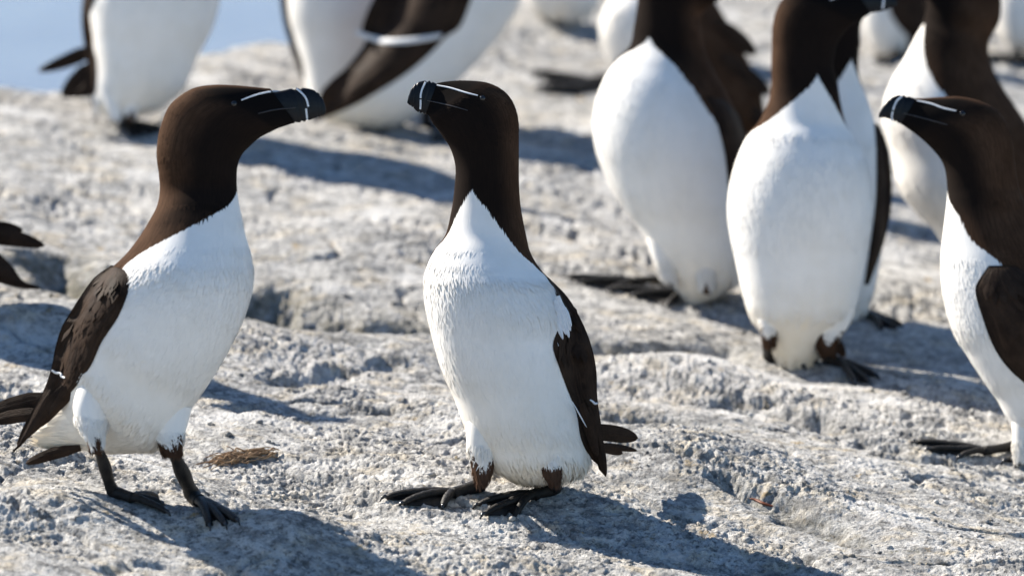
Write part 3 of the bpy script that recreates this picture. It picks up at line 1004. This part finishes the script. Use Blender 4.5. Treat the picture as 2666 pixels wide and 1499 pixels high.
# ================================================================== right edge bird, bill to the left
C_BODY = [
    [2700, 1195, 2740, 1185, .8, 0], [2642, 1125, 2860, 1120, .8, 0], [2617, 1081, 2890, 1060, .85, 0], [2595, 1040, 2895, 1000, .88, 0], [2559, 990, 2890, 930, .9, 0],
    [2514, 919, 2870, 860, .9, 0], [2478, 856, 2840, 790, .9, 0], [2455, 770, 2800, 720, .9, 0], [2449, 693, 2755, 665, .9, 0], [2452, 634, 2715, 610, .86, 0],
    [2461, 564, 2682, 562, .82, 0], [2466, 517, 2664, 517, .8, 0], [2466, 487, 2653, 488, .77, 0], [2461, 445, 2644, 434, .73, 0], [2450, 417, 2637, 376, .66, 0],
    [2434, 396, 2625, 329, .6, 0], [2415, 376, 2596, 288, .57, 0], [2396, 359, 2554, 264, .55, 0], [2378, 345, 2500, 252, .5, 0], [2362, 334, 2450, 253, .44, 0],
    [2352, 327, 2405, 256, .36, 0], [2345, 323, 2385, 256, .31, 0]]
C_W = [100, 100, 100, 100, 98, 94, 92, 90, 84, 62, 43, 12, -4] + [-25] * 9
C_V = [180] * 22
C_BILL = [[2368, 322, 2402, 262, .26], [2346, 322, 2380, 256, .27], [2330, 317, 2356, 249, .26], [2316, 310, 2335, 249, .26], [2303, 308, 2315, 259, .25], [2293, 307, 2301, 275, .23], [2287, 305, 2289, 295, .2]]
dC = ground_depth(2560, 1190)
thC = [([[2630, 1080, 2720, 1080, .8, -60], [2632, 1130, 2700, 1130, .8, -60], [2636, 1175, 2680, 1175, .9, -55], [2640, 1196, 2668, 1198, .9, -50]], (0.98, 0.12, 0.3))]
Cb = bird('razorbill cut off by the right edge, brown head and bill pointing left', C_BODY, C_BILL, dC, C_W, C_V, fcount=22000, nsub=12, nseg=160, extra=thC, face_black_shade=(112, 45))
BIRDS.append(Cb)
face_marks(Cb, [(2387, 262), (2424, 270), (2454, 281), (2489, 289)], [[(2348, 251), (2336, 262), (2329, 275), (2325, 287)], [(2324, 291), (2322, 303), (2322, 315)]],
           [(2352, 295), (2400, 307), (2440, 318), (2466, 325)], (2506, 297))
wC, wbC, gwC = wing(Cb['root'], [[2574, 692, 2640, 690], [2545, 735, 2700, 725], [2540, 765, 2760, 770], [2559, 830, 2820, 830], [2586, 901, 2860, 890], [2622, 955, 2890, 950], [2666, 996, 2910, 1010],
                                [2720, 1040, 2930, 1060], [2790, 1090, 2950, 1110], [2880, 1150, 2970, 1160], [2975, 1205, 2980, 1202]], dC, Cb['bvh'], thick=13, default=10)
tips_on(gwC, 420, wC)
for b0, t0, hw in (((2860, 1090), (2985, 1160), 20), ((2850, 1110), (2970, 1190), 18)):
    leaf('tail_feather', b0, t0, hw, dC, 20, 20, M_WING, Cb['root'])
leg(Cb['root'], dC - 0.02, (2655, 1185), (2655, 1196), (2560, 1188), [(2385, 1158), (2420, 1178), (2500, 1196)], bvh=Cb['bvh_all'], rleg=15)
leg(Cb['root'], dC + 0.02, (2740, 1170), (2745, 1200), (2700, 1204), [(2620, 1206), (2650, 1216), (2690, 1222)], bvh=Cb['bvh_all'], rleg=15)
set_base(Cb)

# ================================================================== frontal bird, head turned right
E_BODY = [
    [2058, 948, 2092, 948, .8, 0], [2020, 936, 2130, 936, .8, 0], [2002, 900, 2152, 905, .85, 0], [1976, 858, 2182, 862, .9, 0], [1950, 820, 2222, 822, .92, 0], [1932, 760, 2238, 755, .94, 0],
    [1915, 680, 2254, 678, .94, 0], [1902, 620, 2267, 610, .94, 0], [1894, 555, 2271, 540, .94, 0], [1898, 490, 2268, 480, .94, 0], [1915, 423, 2256, 425, .94, 0], [1944, 356, 2230, 370, .92, 0],
    [1976, 317, 2203, 325, .9, 0], [2000, 265, 2188, 265, .88, 0], [2008, 225, 2180, 215, .86, 0], [2008, 176, 2170, 176, .82, 0], [2009, 120, 2172, 148, .74, 0], [2011, 70, 2180, 115, .66, 0],
    [2022, 25, 2196, 88, .6, 0], [2045, -8, 2212, 70, .56, 0], [2085, -28, 2230, 57, .54, 0], [2130, -35, 2245, 49, .5, 0], [2180, -32, 2256, 42, .42, 0], [2225, -28, 2265, 36, .32, 0]]
E_W = [125] * 8 + [120, 112, 104, 90, 64, 34, 8, -10] + [-30] * 8
E_V = [-88] * 10 + [-86, -84, -80, -76, -70, -66] + [-60] * 8
E_BILL = [[2212, -20, 2256, 34, .26], [2250, -27, 2272, 34, .27], [2285, -26, 2292, 32, .26], [2310, -18, 2308, 26, .25], [2328, -5, 2324, 20, .22], [2336, 8, 2334, 18, .2]]
dE = ground_depth(2090, 950)
thE = [([[1962, 790, 2050, 800, .8, -70], [1970, 835, 2040, 840, .8, -75], [1980, 870, 2020, 872, .9, -70], [1986, 900, 2014, 900, .9, -66]], (0.58, 0.1, 0.2)),
       ([[2130, 800, 2225, 800, .8, -70], [2130, 850, 2205, 850, .8, -75], [2122, 890, 2178, 890, .9, -70], [2135, 925, 2172, 925, .9, -66]], (0.55, 0.1, 0.25))]
E = bird('white-fronted razorbill facing us with its head turned right, third from the right edge', E_BODY, E_BILL, dE, E_W, E_V, fcount=12000, nsub=10, nseg=128, extra=thE, stain=(5.5, 0.8))
BIRDS.append(E)
ribbon('bill_band', [(2296, -22), (2300, -8), (2300, 8), (2298, 24)], 6, E['bill'], M_WHITE, E['root'], lift=0.0004, taper=False)
ribbon('white_lore_line', [(2236, -18), (2200, -12), (2160, 0)], 5, E['bvh'], M_WHITE, E['root'])
leg(E['root'], dE - 0.02, (1998, 890), (2000, 938), (2040, 948), [(2110, 944), (2122, 952), (2090, 960)], bvh=E['bvh_all'], rleg=15)
leg(E['root'], dE - 0.02, (2152, 915), (2150, 940), (2185, 955), [(2280, 985), (2262, 1000), (2225, 1002)], bvh=E['bvh_all'], rleg=16)
leaf('tail_feather', (2160, 860), (2200, 930), 14, dE, 90, 95, M_WING, E['root'])
set_base(E)

# ================================================================== bird left of it, head above the picture
G_BODY = [
    [1790, 790, 1830, 790, .8, 0], [1768, 768, 1872, 770, .8, 0], [1738, 722, 1930, 730, .85, 0], [1702, 665, 1945, 680, .9, 0], [1661, 593, 1950, 610, .9, 0], [1620, 540, 1952, 550, .9, 0],
    [1585, 481, 1950, 490, .9, 0], [1553, 399, 1945, 420, .9, 0], [1544, 329, 1935, 350, .9, 0], [1550, 268, 1915, 290, .9, 0], [1573, 205, 1890, 240, .9, 0], [1608, 153, 1862, 190, .88, 0],
    [1640, 117, 1838, 140, .86, 0], [1650, 70, 1828, 92, .84, 0], [1658, 20, 1824, 50, .8, 0], [1664, -30, 1838, 28, .72, 0], [1680, -75, 1858, 10, .62, 0], [1715, -110, 1880, -4, .56, 0],
    [1770, -130, 1905, -14, .52, 0], [1830, -132, 1925, -22, .44, 0], [1890, -128, 1945, -30, .34, 0]]
G_W = [120] * 5 + [112, 100, 88, 76, 66, 57, 40, 12] + [-12] + [-30] * 7
G_V = [-110] * 5 + [-114, -118] + [-123] * 14
G_BILL = [[1880, -120, 1935, -36, .26], [1925, -124, 1955, -32, .26], [1965, -118, 1985, -36, .25], [1995, -100, 2004, -45, .22], [2015, -75, 2012, -58, .2]]
dG = ground_depth(1800, 785)
thG = [([[1680, 610, 1790, 620, .8, -70], [1694, 665, 1770, 672, .8, -72], [1712, 710, 1760, 712, .9, -66], [1732, 742, 1760, 744, .9, -60]], (0.95, 0.1, 0.2)),
       ([[1780, 620, 1900, 630, .7, -110], [1790, 670, 1880, 680, .8, -110], [1808, 720, 1862, 725, .9, -100], [1822, 765, 1852, 768, .9, -90]], (0.9, 0.05, 0.3))]
Gb = bird('tall white-breasted razorbill with its head above the picture, large dark feet pointing left', G_BODY, G_BILL, dG, G_W, G_V, fcount=9000, nsub=10, nseg=128, extra=thG, stain=(4.5, 0.35), black=(14, 16))
BIRDS.append(Gb)
wing(Gb['root'], [[1835, 250, 1880, 255], [1860, 300, 1925, 300], [1885, 390, 1950, 380], [1895, 470, 1962, 470], [1905, 560, 1965, 560], [1918, 640, 1968, 640], [1945, 740, 1962, 740]], dG, Gb['bvh'], thick=10, default=20)
leg(Gb['root'], dG - 0.015, (1745, 735), (1752, 748), (1650, 745), [(1478, 728), (1510, 742), (1590, 762)], bvh=Gb['bvh_all'], rleg=15)
leg(Gb['root'], dG - 0.03, (1840, 755), (1850, 785), (1770, 780), [(1600, 758), (1650, 776), (1740, 800)], bvh=Gb['bvh_all'], rleg=16)
set_base(Gb)


# ================================================================== birds farther back
def simple_feet(b, pts, s):
    for thigh, heel, base, tips in pts:
        leg(b['root'], b['d'] - 0.015, thigh, heel, base, tips, s=s, rleg=15, bvh=b['bvh_all'])


def back_bird(label, body, d, wv, vent, face=None, fcount=3500, neck=None, **kw):
    bill = None
    body = [list(r) for r in body]; wv = list(wv); vent = list(vent)
    if face:
        x, y, s, dr = face
        hr, bill = std_head(x, y, s, dr)
        body = [(r + [.9, 0])[:6] if len(r) < 6 else r for r in body]
        body += [r + [0] for r in hr]; wv += [-30] * len(hr); vent += [vent[-1]] * len(hr)
    b = bird(label, body, bill, d, wv, vent, fcount=fcount, nsub=8, nseg=96, flen=0.009, **kw)
    BIRDS.append(b)
    return b


# back left: pale belly, dark wing tips pointing left
dD = ground_depth(330, 335)
Db = back_bird('blurred razorbill at the top left against the sea, dark tail pointing left',
               [[258, 298, 290, 308], [238, 268, 400, 290], [240, 225, 450, 258], [242, 170, 482, 227], [236, 110, 512, 155], [228, 50, 552, 75], [224, 0, 572, 5], [228, -60, 580, -60], [250, -120, 572, -130], [285, -170, 545, -190], [312, -210, 508, -230], [328, -250, 480, -262]],
               dD, [112, 112, 112, 112, 112, 112, 112, 112, 104, 84, 45, 5], [-45] * 12, face=(404, -290, .74, 1), stain=(5, .25), extra=[([[250, 170, 330, 180], [256, 220, 330, 228], [272, 265, 330, 270], [288, 300, 322, 302], [296, 322, 318, 323]], (0.97, 0.05, 0.2)), ([[320, 200, 400, 205], [322, 245, 380, 250], [326, 285, 364, 288], [332, 318, 354, 320]], (0.80, 0.05, 0.2))])
wing(Db['root'], [[240, -60, 262, -66], [218, -10, 250, -10], [212, 45, 232, 48], [216, 100, 236, 105], [224, 150, 250, 152], [225, 200, 252, 215], [200, 232, 240, 250], [168, 250, 180, 256]], dD, Db['bvh'], thick=8, default=5)
leaf('tail_feather', (248, 126), (98, 186), 20, dD, 10, 10, M_WING, Db['root'], curve=-3, point=0.15)
leaf('flight_feather', (256, 170), (160, 252), 30, dD, 4, 4, M_WING, Db['root'], point=0.25)
simple_feet(Db, [((305, 285), (318, 325), (330, 338), [(380, 350), (365, 358), (345, 362)]), ((345, 280), (342, 325), (360, 334), [(420, 338), (412, 348), (390, 354)])], .75)
set_base(Db)

# back centre: two birds, one side-on in front of the other
dF2 = ground_depth(1060, 345)
dF1 = dF2 + 0.17
F1 = back_bird('pale-bellied blurred razorbill partly hidden behind the one with the white wing bar',
               [[838, 305, 866, 310], [812, 280, 960, 290], [800, 232, 1000, 240], [785, 170, 1020, 180], [766, 100, 1035, 110], [750, 50, 1045, 52], [742, 0, 1050, 0], [738, -70, 1050, -70], [752, -140, 1035, -140], [790, -200, 1000, -205], [822, -250, 965, -255]],
               dF1, [112] * 7 + [108, 98, 70, 15], [-60] * 11, face=(893, -290, .68, 1), fcount=2500)
wing(F1['root'], [[750, -120, 775, -122], [734, -50, 752, -50], [730, 0, 748, 0], [738, 60, 755, 60], [752, 110, 770, 112], [768, 160, 786, 160], [786, 205, 794, 205]], dF1, F1['bvh'], thick=6, default=5)
simple_feet(F1, [((880, 285), (885, 300), (900, 305), [(950, 312), (940, 318), (920, 320)])], .7)
set_base(F1)
F2 = back_bird('blurred razorbill at the top middle with a long white wing bar on its dark wing',
               [[838, 296, 850, 315], [885, 240, 950, 333], [930, 172, 1040, 325], [985, 100, 1130, 268], [1030, 40, 1215, 190], [1058, -20, 1285, 112], [1082, -80, 1345, 25], [1108, -140, 1370, -60], [1150, -200, 1375, -140], [1192, -250, 1362, -210], [1218, -290, 1352, -272]],
               dF2, [100] * 8 + [90, 60, 10], [-8] * 11, face=(1287, -310, .68, 1), fcount=3000, stain=(3.0, .5))
wing(F2['root'], [[1070, -130, 1290, -95], [985, -25, 1240, -30], [942, 71, 1200, 66], [950, 112, 1162, 96], [902, 174, 1120, 140], [864, 207, 1057, 193], [836, 238, 980, 242], [826, 275, 918, 277], [821, 312, 840, 311]],
     dF2, F2['bvh'], thick=9, default=0, bar=([(925, 84), (960, 98), (1010, 108), (1070, 106), (1120, 99), (1150, 93)], 17))
simple_feet(F2, [((1000, 285), (1040, 325), (1010, 335), [(955, 328), (962, 340), (990, 350)]), ((1110, 270), (1112, 322), (1140, 340), [(1170, 362), (1160, 372), (1130, 370)])], .75)
set_base(F2)

# behind the frontal bird
dH = ground_depth(2280, 830)
Hb = back_bird('razorbill mostly hidden behind the frontal bird, dark wing edge on the right',
               [[2180, 835, 2210, 835], [2122, 815, 2250, 815], [2082, 760, 2275, 760], [2058, 680, 2290, 690], [2046, 600, 2300, 610], [2042, 520, 2304, 530], [2046, 440, 2304, 450], [2062, 375, 2294, 375], [2085, 310, 2278, 320], [2098, 260, 2260, 262], [2100, 205, 2240, 212], [2100, 160, 2234, 165]],
               dH, [105] * 6 + [100, 92, 75, 50, 30, 4], [-75] * 9 + [-60, -50, -46], face=(2166, 112, .72, 1), fcount=5000)
wing(Hb['root'], [[2276, 320, 2290, 328], [2280, 370, 2308, 372], [2282, 440, 2320, 440], [2280, 520, 2322, 520], [2272, 590, 2312, 592], [2262, 660, 2292, 662], [2250, 740, 2262, 742]], dH, Hb['bvh'], thick=8, default=10)
simple_feet(Hb, [((2236, 780), (2240, 812), (2262, 826), [(2345, 850), (2330, 860), (2295, 862)])], .8)
set_base(Hb)

# behind the right edge bird
dI = ground_depth(2600, 800)
Ib = back_bird('tall razorbill behind the right edge bird, brown neck and white breast, head above the picture',
               [[2560, 770, 2600, 768], [2500, 700, 2680, 715], [2432, 600, 2722, 640], [2378, 546, 2732, 560], [2340, 487, 2728, 480], [2322, 411, 2712, 405], [2298, 320, 2684, 345], [2308, 238, 2652, 292], [2361, 141, 2608, 225], [2395, 75, 2580, 168],
                [2406, 50, 2574, 112, .8, 0], [2412, 15, 2602, 55, .74, 0], [2408, -12, 2606, 0, .66, 0], [2390, -36, 2600, -50, .6, 0], [2360, -60, 2570, -95, .56, 0], [2330, -75, 2520, -118, .52, 0], [2300, -85, 2460, -122, .46, 0], [2280, -92, 2400, -118, .34, 0]],
               dI, [100] * 5 + [95, 84, 66, 32, 8, -10] + [-30] * 7, [-165] * 18, fcount=6000)
simple_feet(Ib, [((2560, 740), (2570, 790), (2540, 795), [(2480, 790), (2490, 800), (2520, 806)])], .85)
set_base(Ib)

# dark back between the two white-breasted birds
dP = ground_depth(1900, 420)
Pb = back_bird('razorbill between two white-breasted birds, only its dark back and wing tips showing',
               [[1950, 350, 1985, 340], [1895, 352, 1988, 290], [1838, 320, 1982, 240], [1800, 250, 1956, 176], [1772, 165, 1922, 108], [1752, 80, 1886, 44], [1738, 0, 1855, -10], [1728, -80, 1835, -85]],
               dP, [60, 60, 60, 60, 55, 45, 30, 0], [100] * 8, face=(1780, -120, .62, -1), fcount=2500, black=(7, 9))
leaf('flight_feather', (1870, 60), (1968, 142), 22, dP, -70, -40, M_WING, Pb['root'])
leaf('flight_feather', (1880, 150), (2006, 246), 24, dP, -80, -50, M_WING, Pb['root'])
leaf('tail_feather', (1920, 260), (2000, 330), 20, dP, -60, -50, M_WING, Pb['root'])
simple_feet(Pb, [((1930, 330), (1925, 385), (1900, 400), [(1850, 395), (1860, 405), (1890, 412)])], .75)
set_base(Pb)

# upper row
dJ = ground_depth(1560, 235)
Jb = back_bird('low crouching razorbill at the top, half hidden behind the neck of the tall bird',
               [[1640, 222, 1665, 222], [1600, 192, 1740, 198], [1578, 150, 1775, 155], [1562, 95, 1790, 95], [1566, 40, 1790, 35], [1592, -5, 1780, -15], [1632, -55, 1780, -60], [1665, -95, 1780, -100]],
               dJ, [105, 105, 105, 105, 100, 80, 40, 0], [-110] * 8, face=(1722, -120, .57, 1), fcount=2000)
simple_feet(Jb, [((1610, 185), (1590, 225), (1540, 222), [(1395, 192), (1420, 212), (1480, 236)]), ((1680, 190), (1660, 235), (1600, 240), [(1400, 234), (1430, 246), (1500, 252)])], .9)
set_base(Jb)
dK = ground_depth(1460, 60)
Kb = back_bird('faint pale razorbill cut off by the top edge, left of the crouching bird',
               [[1430, 52, 1465, 56], [1395, 30, 1530, 42], [1368, -15, 1562, 0], [1355, -80, 1575, -70], [1358, -150, 1575, -145], [1385, -220, 1555, -215], [1415, -270, 1525, -270]],
               dK, [105, 105, 105, 105, 100, 70, 0], [-80] * 7, face=(1470, -300, .55, 1), fcount=1500)
simple_feet(Kb, [((1460, 40), (1464, 62), (1455, 66), [(1420, 62), (1428, 70), (1450, 74)])], .65)
set_base(Kb)
dM = ground_depth(2330, 150)
Mb = back_bird('small blurred razorbill between two brown necks at the top right',
               [[2318, 150, 2345, 152], [2282, 138, 2395, 132], [2258, 100, 2420, 92], [2244, 60, 2432, 45], [2238, 10, 2435, 0], [2240, -50, 2430, -50], [2255, -120, 2405, -115], [2275, -165, 2375, -165]],
               dM, [95, 92, 88, 84, 80, 74, 50, 0], [-165] * 8, face=(2324, -190, .52, -1), fcount=1500)
wing(Mb['root'], [[2320, -90, 2390, -95], [2310, -30, 2420, -30], [2312, 20, 2440, 20], [2335, 65, 2440, 62], [2370, 100, 2440, 100], [2410, 125, 2440, 126]], dM, Mb['bvh'], thick=7, default=5)
simple_feet(Mb, [((2330, 140), (2332, 158), (2318, 162), [(2275, 160), (2282, 168), (2305, 172)])], .65)
set_base(Mb)
dL = ground_depth(2640, 150)
Lb = back_bird('blurred razorbill cut off by the top right corner, pale belly and dark feet',
               [[2655, 130, 2690, 132], [2620, 112, 2750, 118], [2598, 70, 2778, 75], [2586, 10, 2790, 10], [2590, -60, 2790, -60], [2615, -130, 2770, -130], [2645, -180, 2740, -180]],
               dL, [105, 105, 105, 105, 100, 70, 0], [-120] * 7, face=(2690, -205, .5, -1), fcount=1500)
simple_feet(Lb, [((2650, 120), (2652, 150), (2630, 158), [(2560, 150), (2575, 164), (2615, 172)]), ((2720, 120), (2722, 152), (2690, 164), [(2630, 160), (2640, 172), (2680, 178)])], .7)
set_base(Lb)

# left edge: only the tail end of this one reaches into the picture
dN = ground_depth(-160, 830)
Nb = back_bird('razorbill cut off by the left edge, only its dark tail and wing tip showing',
               [[-14, 690, 0, 668], [-80, 735, -30, 610], [-190, 752, -58, 540], [-285, 700, -78, 470], [-345, 610, -102, 400], [-368, 505, -132, 340], [-362, 405, -165, 280], [-342, 330, -192, 225], [-330, 280, -205, 180]],
               dN, [80, 80, 85, 90, 90, 88, 80, 40, 0], [-180] * 9, face=(-268, 150, .8, -1), fcount=5000)
wing(Nb['root'], [[-290, 380, -190, 360], [-310, 450, -130, 420], [-280, 540, -95, 500], [-200, 620, -60, 570], [-120, 670, -20, 640], [-40, 710, 30, 690], [40, 738, 60, 730], [100, 752, 104, 748]], dN, Nb['bvh'], thick=9, default=-10)
leaf('tail_feather', (-90, 604), (118, 640), 25, dN, 10, 10, M_WING, Nb['root'], curve=-6, point=0.25)
leaf('tail_feather', (-90, 590), (60, 600), 20, dN, 20, 20, M_WING, Nb['root'])
leaf('flight_feather', (-40, 715), (106, 750), 9, dN, -12, -12, M_WING, Nb['root'], curve=4)
simple_feet(Nb, [((-170, 735), (-150, 800), (-190, 820), [(-270, 825), (-260, 840), (-230, 850)]), ((-120, 735), (-100, 805), (-140, 822), [(-220, 830), (-205, 845), (-180, 852)])], .85)
set_base(Nb)


# ------------------------------------------------------------------ small litter on the rock
M_WEED = simple_mat('dried_weed', (0.22, 0.135, 0.08), (0.38, 0.27, 0.17), 60, 0.8, 0.1)
M_RED = simple_mat('red_stalk', (0.10, 0.022, 0.010), (0.16, 0.045, 0.018), 80, 0.55, 0.3)


def strand(V, Fc, p0, p1, r, wob):
    mid = (p0 + p1) / 2 + rng.normal(0, wob, 3)
    z = h_all(np.array([mid[0]]), np.array([mid[1]]))[0][0]
    mid[2] = max(mid[2], z + r) + abs(rng.normal(0, .0012))
    tube(V, Fc, spline3([p0, mid, p1], 5), [r * .6] + [r] * 9 + [r * .4], 5)


V, Fc = [], []
for i in range(150):
    x0 = 620 + rng.normal(0, 38); y0 = 1196 + rng.normal(0, 7) - (x0 - 620) * 0.16
    L = rng.uniform(18, 60); dy = -L * 0.16 + rng.normal(0, 5)
    p0 = ground_at(x0 - L / 2, y0 - dy / 2, 0.001 + abs(rng.normal(0, .0016))); p1 = ground_at(x0 + L / 2, y0 + dy / 2, 0.001 + abs(rng.normal(0, .0016)))
    if np.linalg.norm(p0 - p1) > 0.06: continue
    strand(V, Fc, p0, p1, rng.uniform(.0004, .0008), .002)
tag(make_obj('dried_seaweed', V, Fc, M_WEED), 'small brown clump of dried seaweed on the rock between the two front birds', 'seaweed')
V, Fc = [], []
pts = [ground_at(x, y, 0.0015) for x, y in ((1952, 1300), (1968, 1304), (1985, 1312), (2002, 1318), (2020, 1322))]
tube(V, Fc, spline3(pts, 4), np.interp(np.linspace(0, 1, 17), [0, .15, .7, 1], [.0008, .0019, .0022, .0010]), 8, .6)
tag(make_obj('red_stalk', V, Fc, M_RED), 'short red brown stalk lying on the rock right of the centre bird', 'stalk')


# loose grit lying in the hollows of the rock
ico = np.array([(0, 0, 1), (.89, 0, .45), (.28, .85, .45), (-.72, .53, .45), (-.72, -.53, .45), (.28, -.85, .45), (.72, .53, -.45), (-.28, .85, -.45), (-.89, 0, -.45), (-.28, -.85, -.45), (.72, -.53, -.45), (0, 0, -1)])
icf = np.array([(0, 1, 2), (0, 2, 3), (0, 3, 4), (0, 4, 5), (0, 5, 1), (1, 6, 2), (2, 7, 3), (3, 8, 4), (4, 9, 5), (5, 10, 1), (6, 7, 2), (7, 8, 3), (8, 9, 4), (9, 10, 5), (10, 6, 1), (6, 11, 7), (7, 11, 8), (8, 11, 9), (9, 11, 10), (10, 11, 6)])
NG = 2600
sx = rng.uniform(-0.62, 0.66, NG); sy = rng.uniform(-0.27, 1.0, NG)
dens = perlin(sx * 6, sy * 9, 61) + 0.5 * perlin(sx * 20, sy * 25, 62)
ok = dens > 0.12
sx, sy = sx[ok], sy[ok]; NG = len(sx)
sz = h_all(sx, sy)[0]
sr = np.clip(rng.lognormal(math.log(0.0016), 0.5, NG), 0.0007, 0.0052)
V = ico[None] * (1 + rng.normal(0, .16, (NG, 12, 1))) * sr[:, None, None] * np.stack([rng.uniform(.8, 1.5, NG), rng.uniform(.8, 1.4, NG), rng.uniform(.5, .9, NG)], 1)[:, None, :]
V = V + np.stack([sx, sy, sz + sr * 0.25], 1)[:, None, :]
Fg = (icf[None] + (np.arange(NG) * 12)[:, None, None]).reshape(-1, 3)
tag(make_obj('grit', V.reshape(-1, 3), Fg, rock.data.materials[0], smooth=False), 'loose pale grit scattered over the rock', 'grit', kind='stuff')
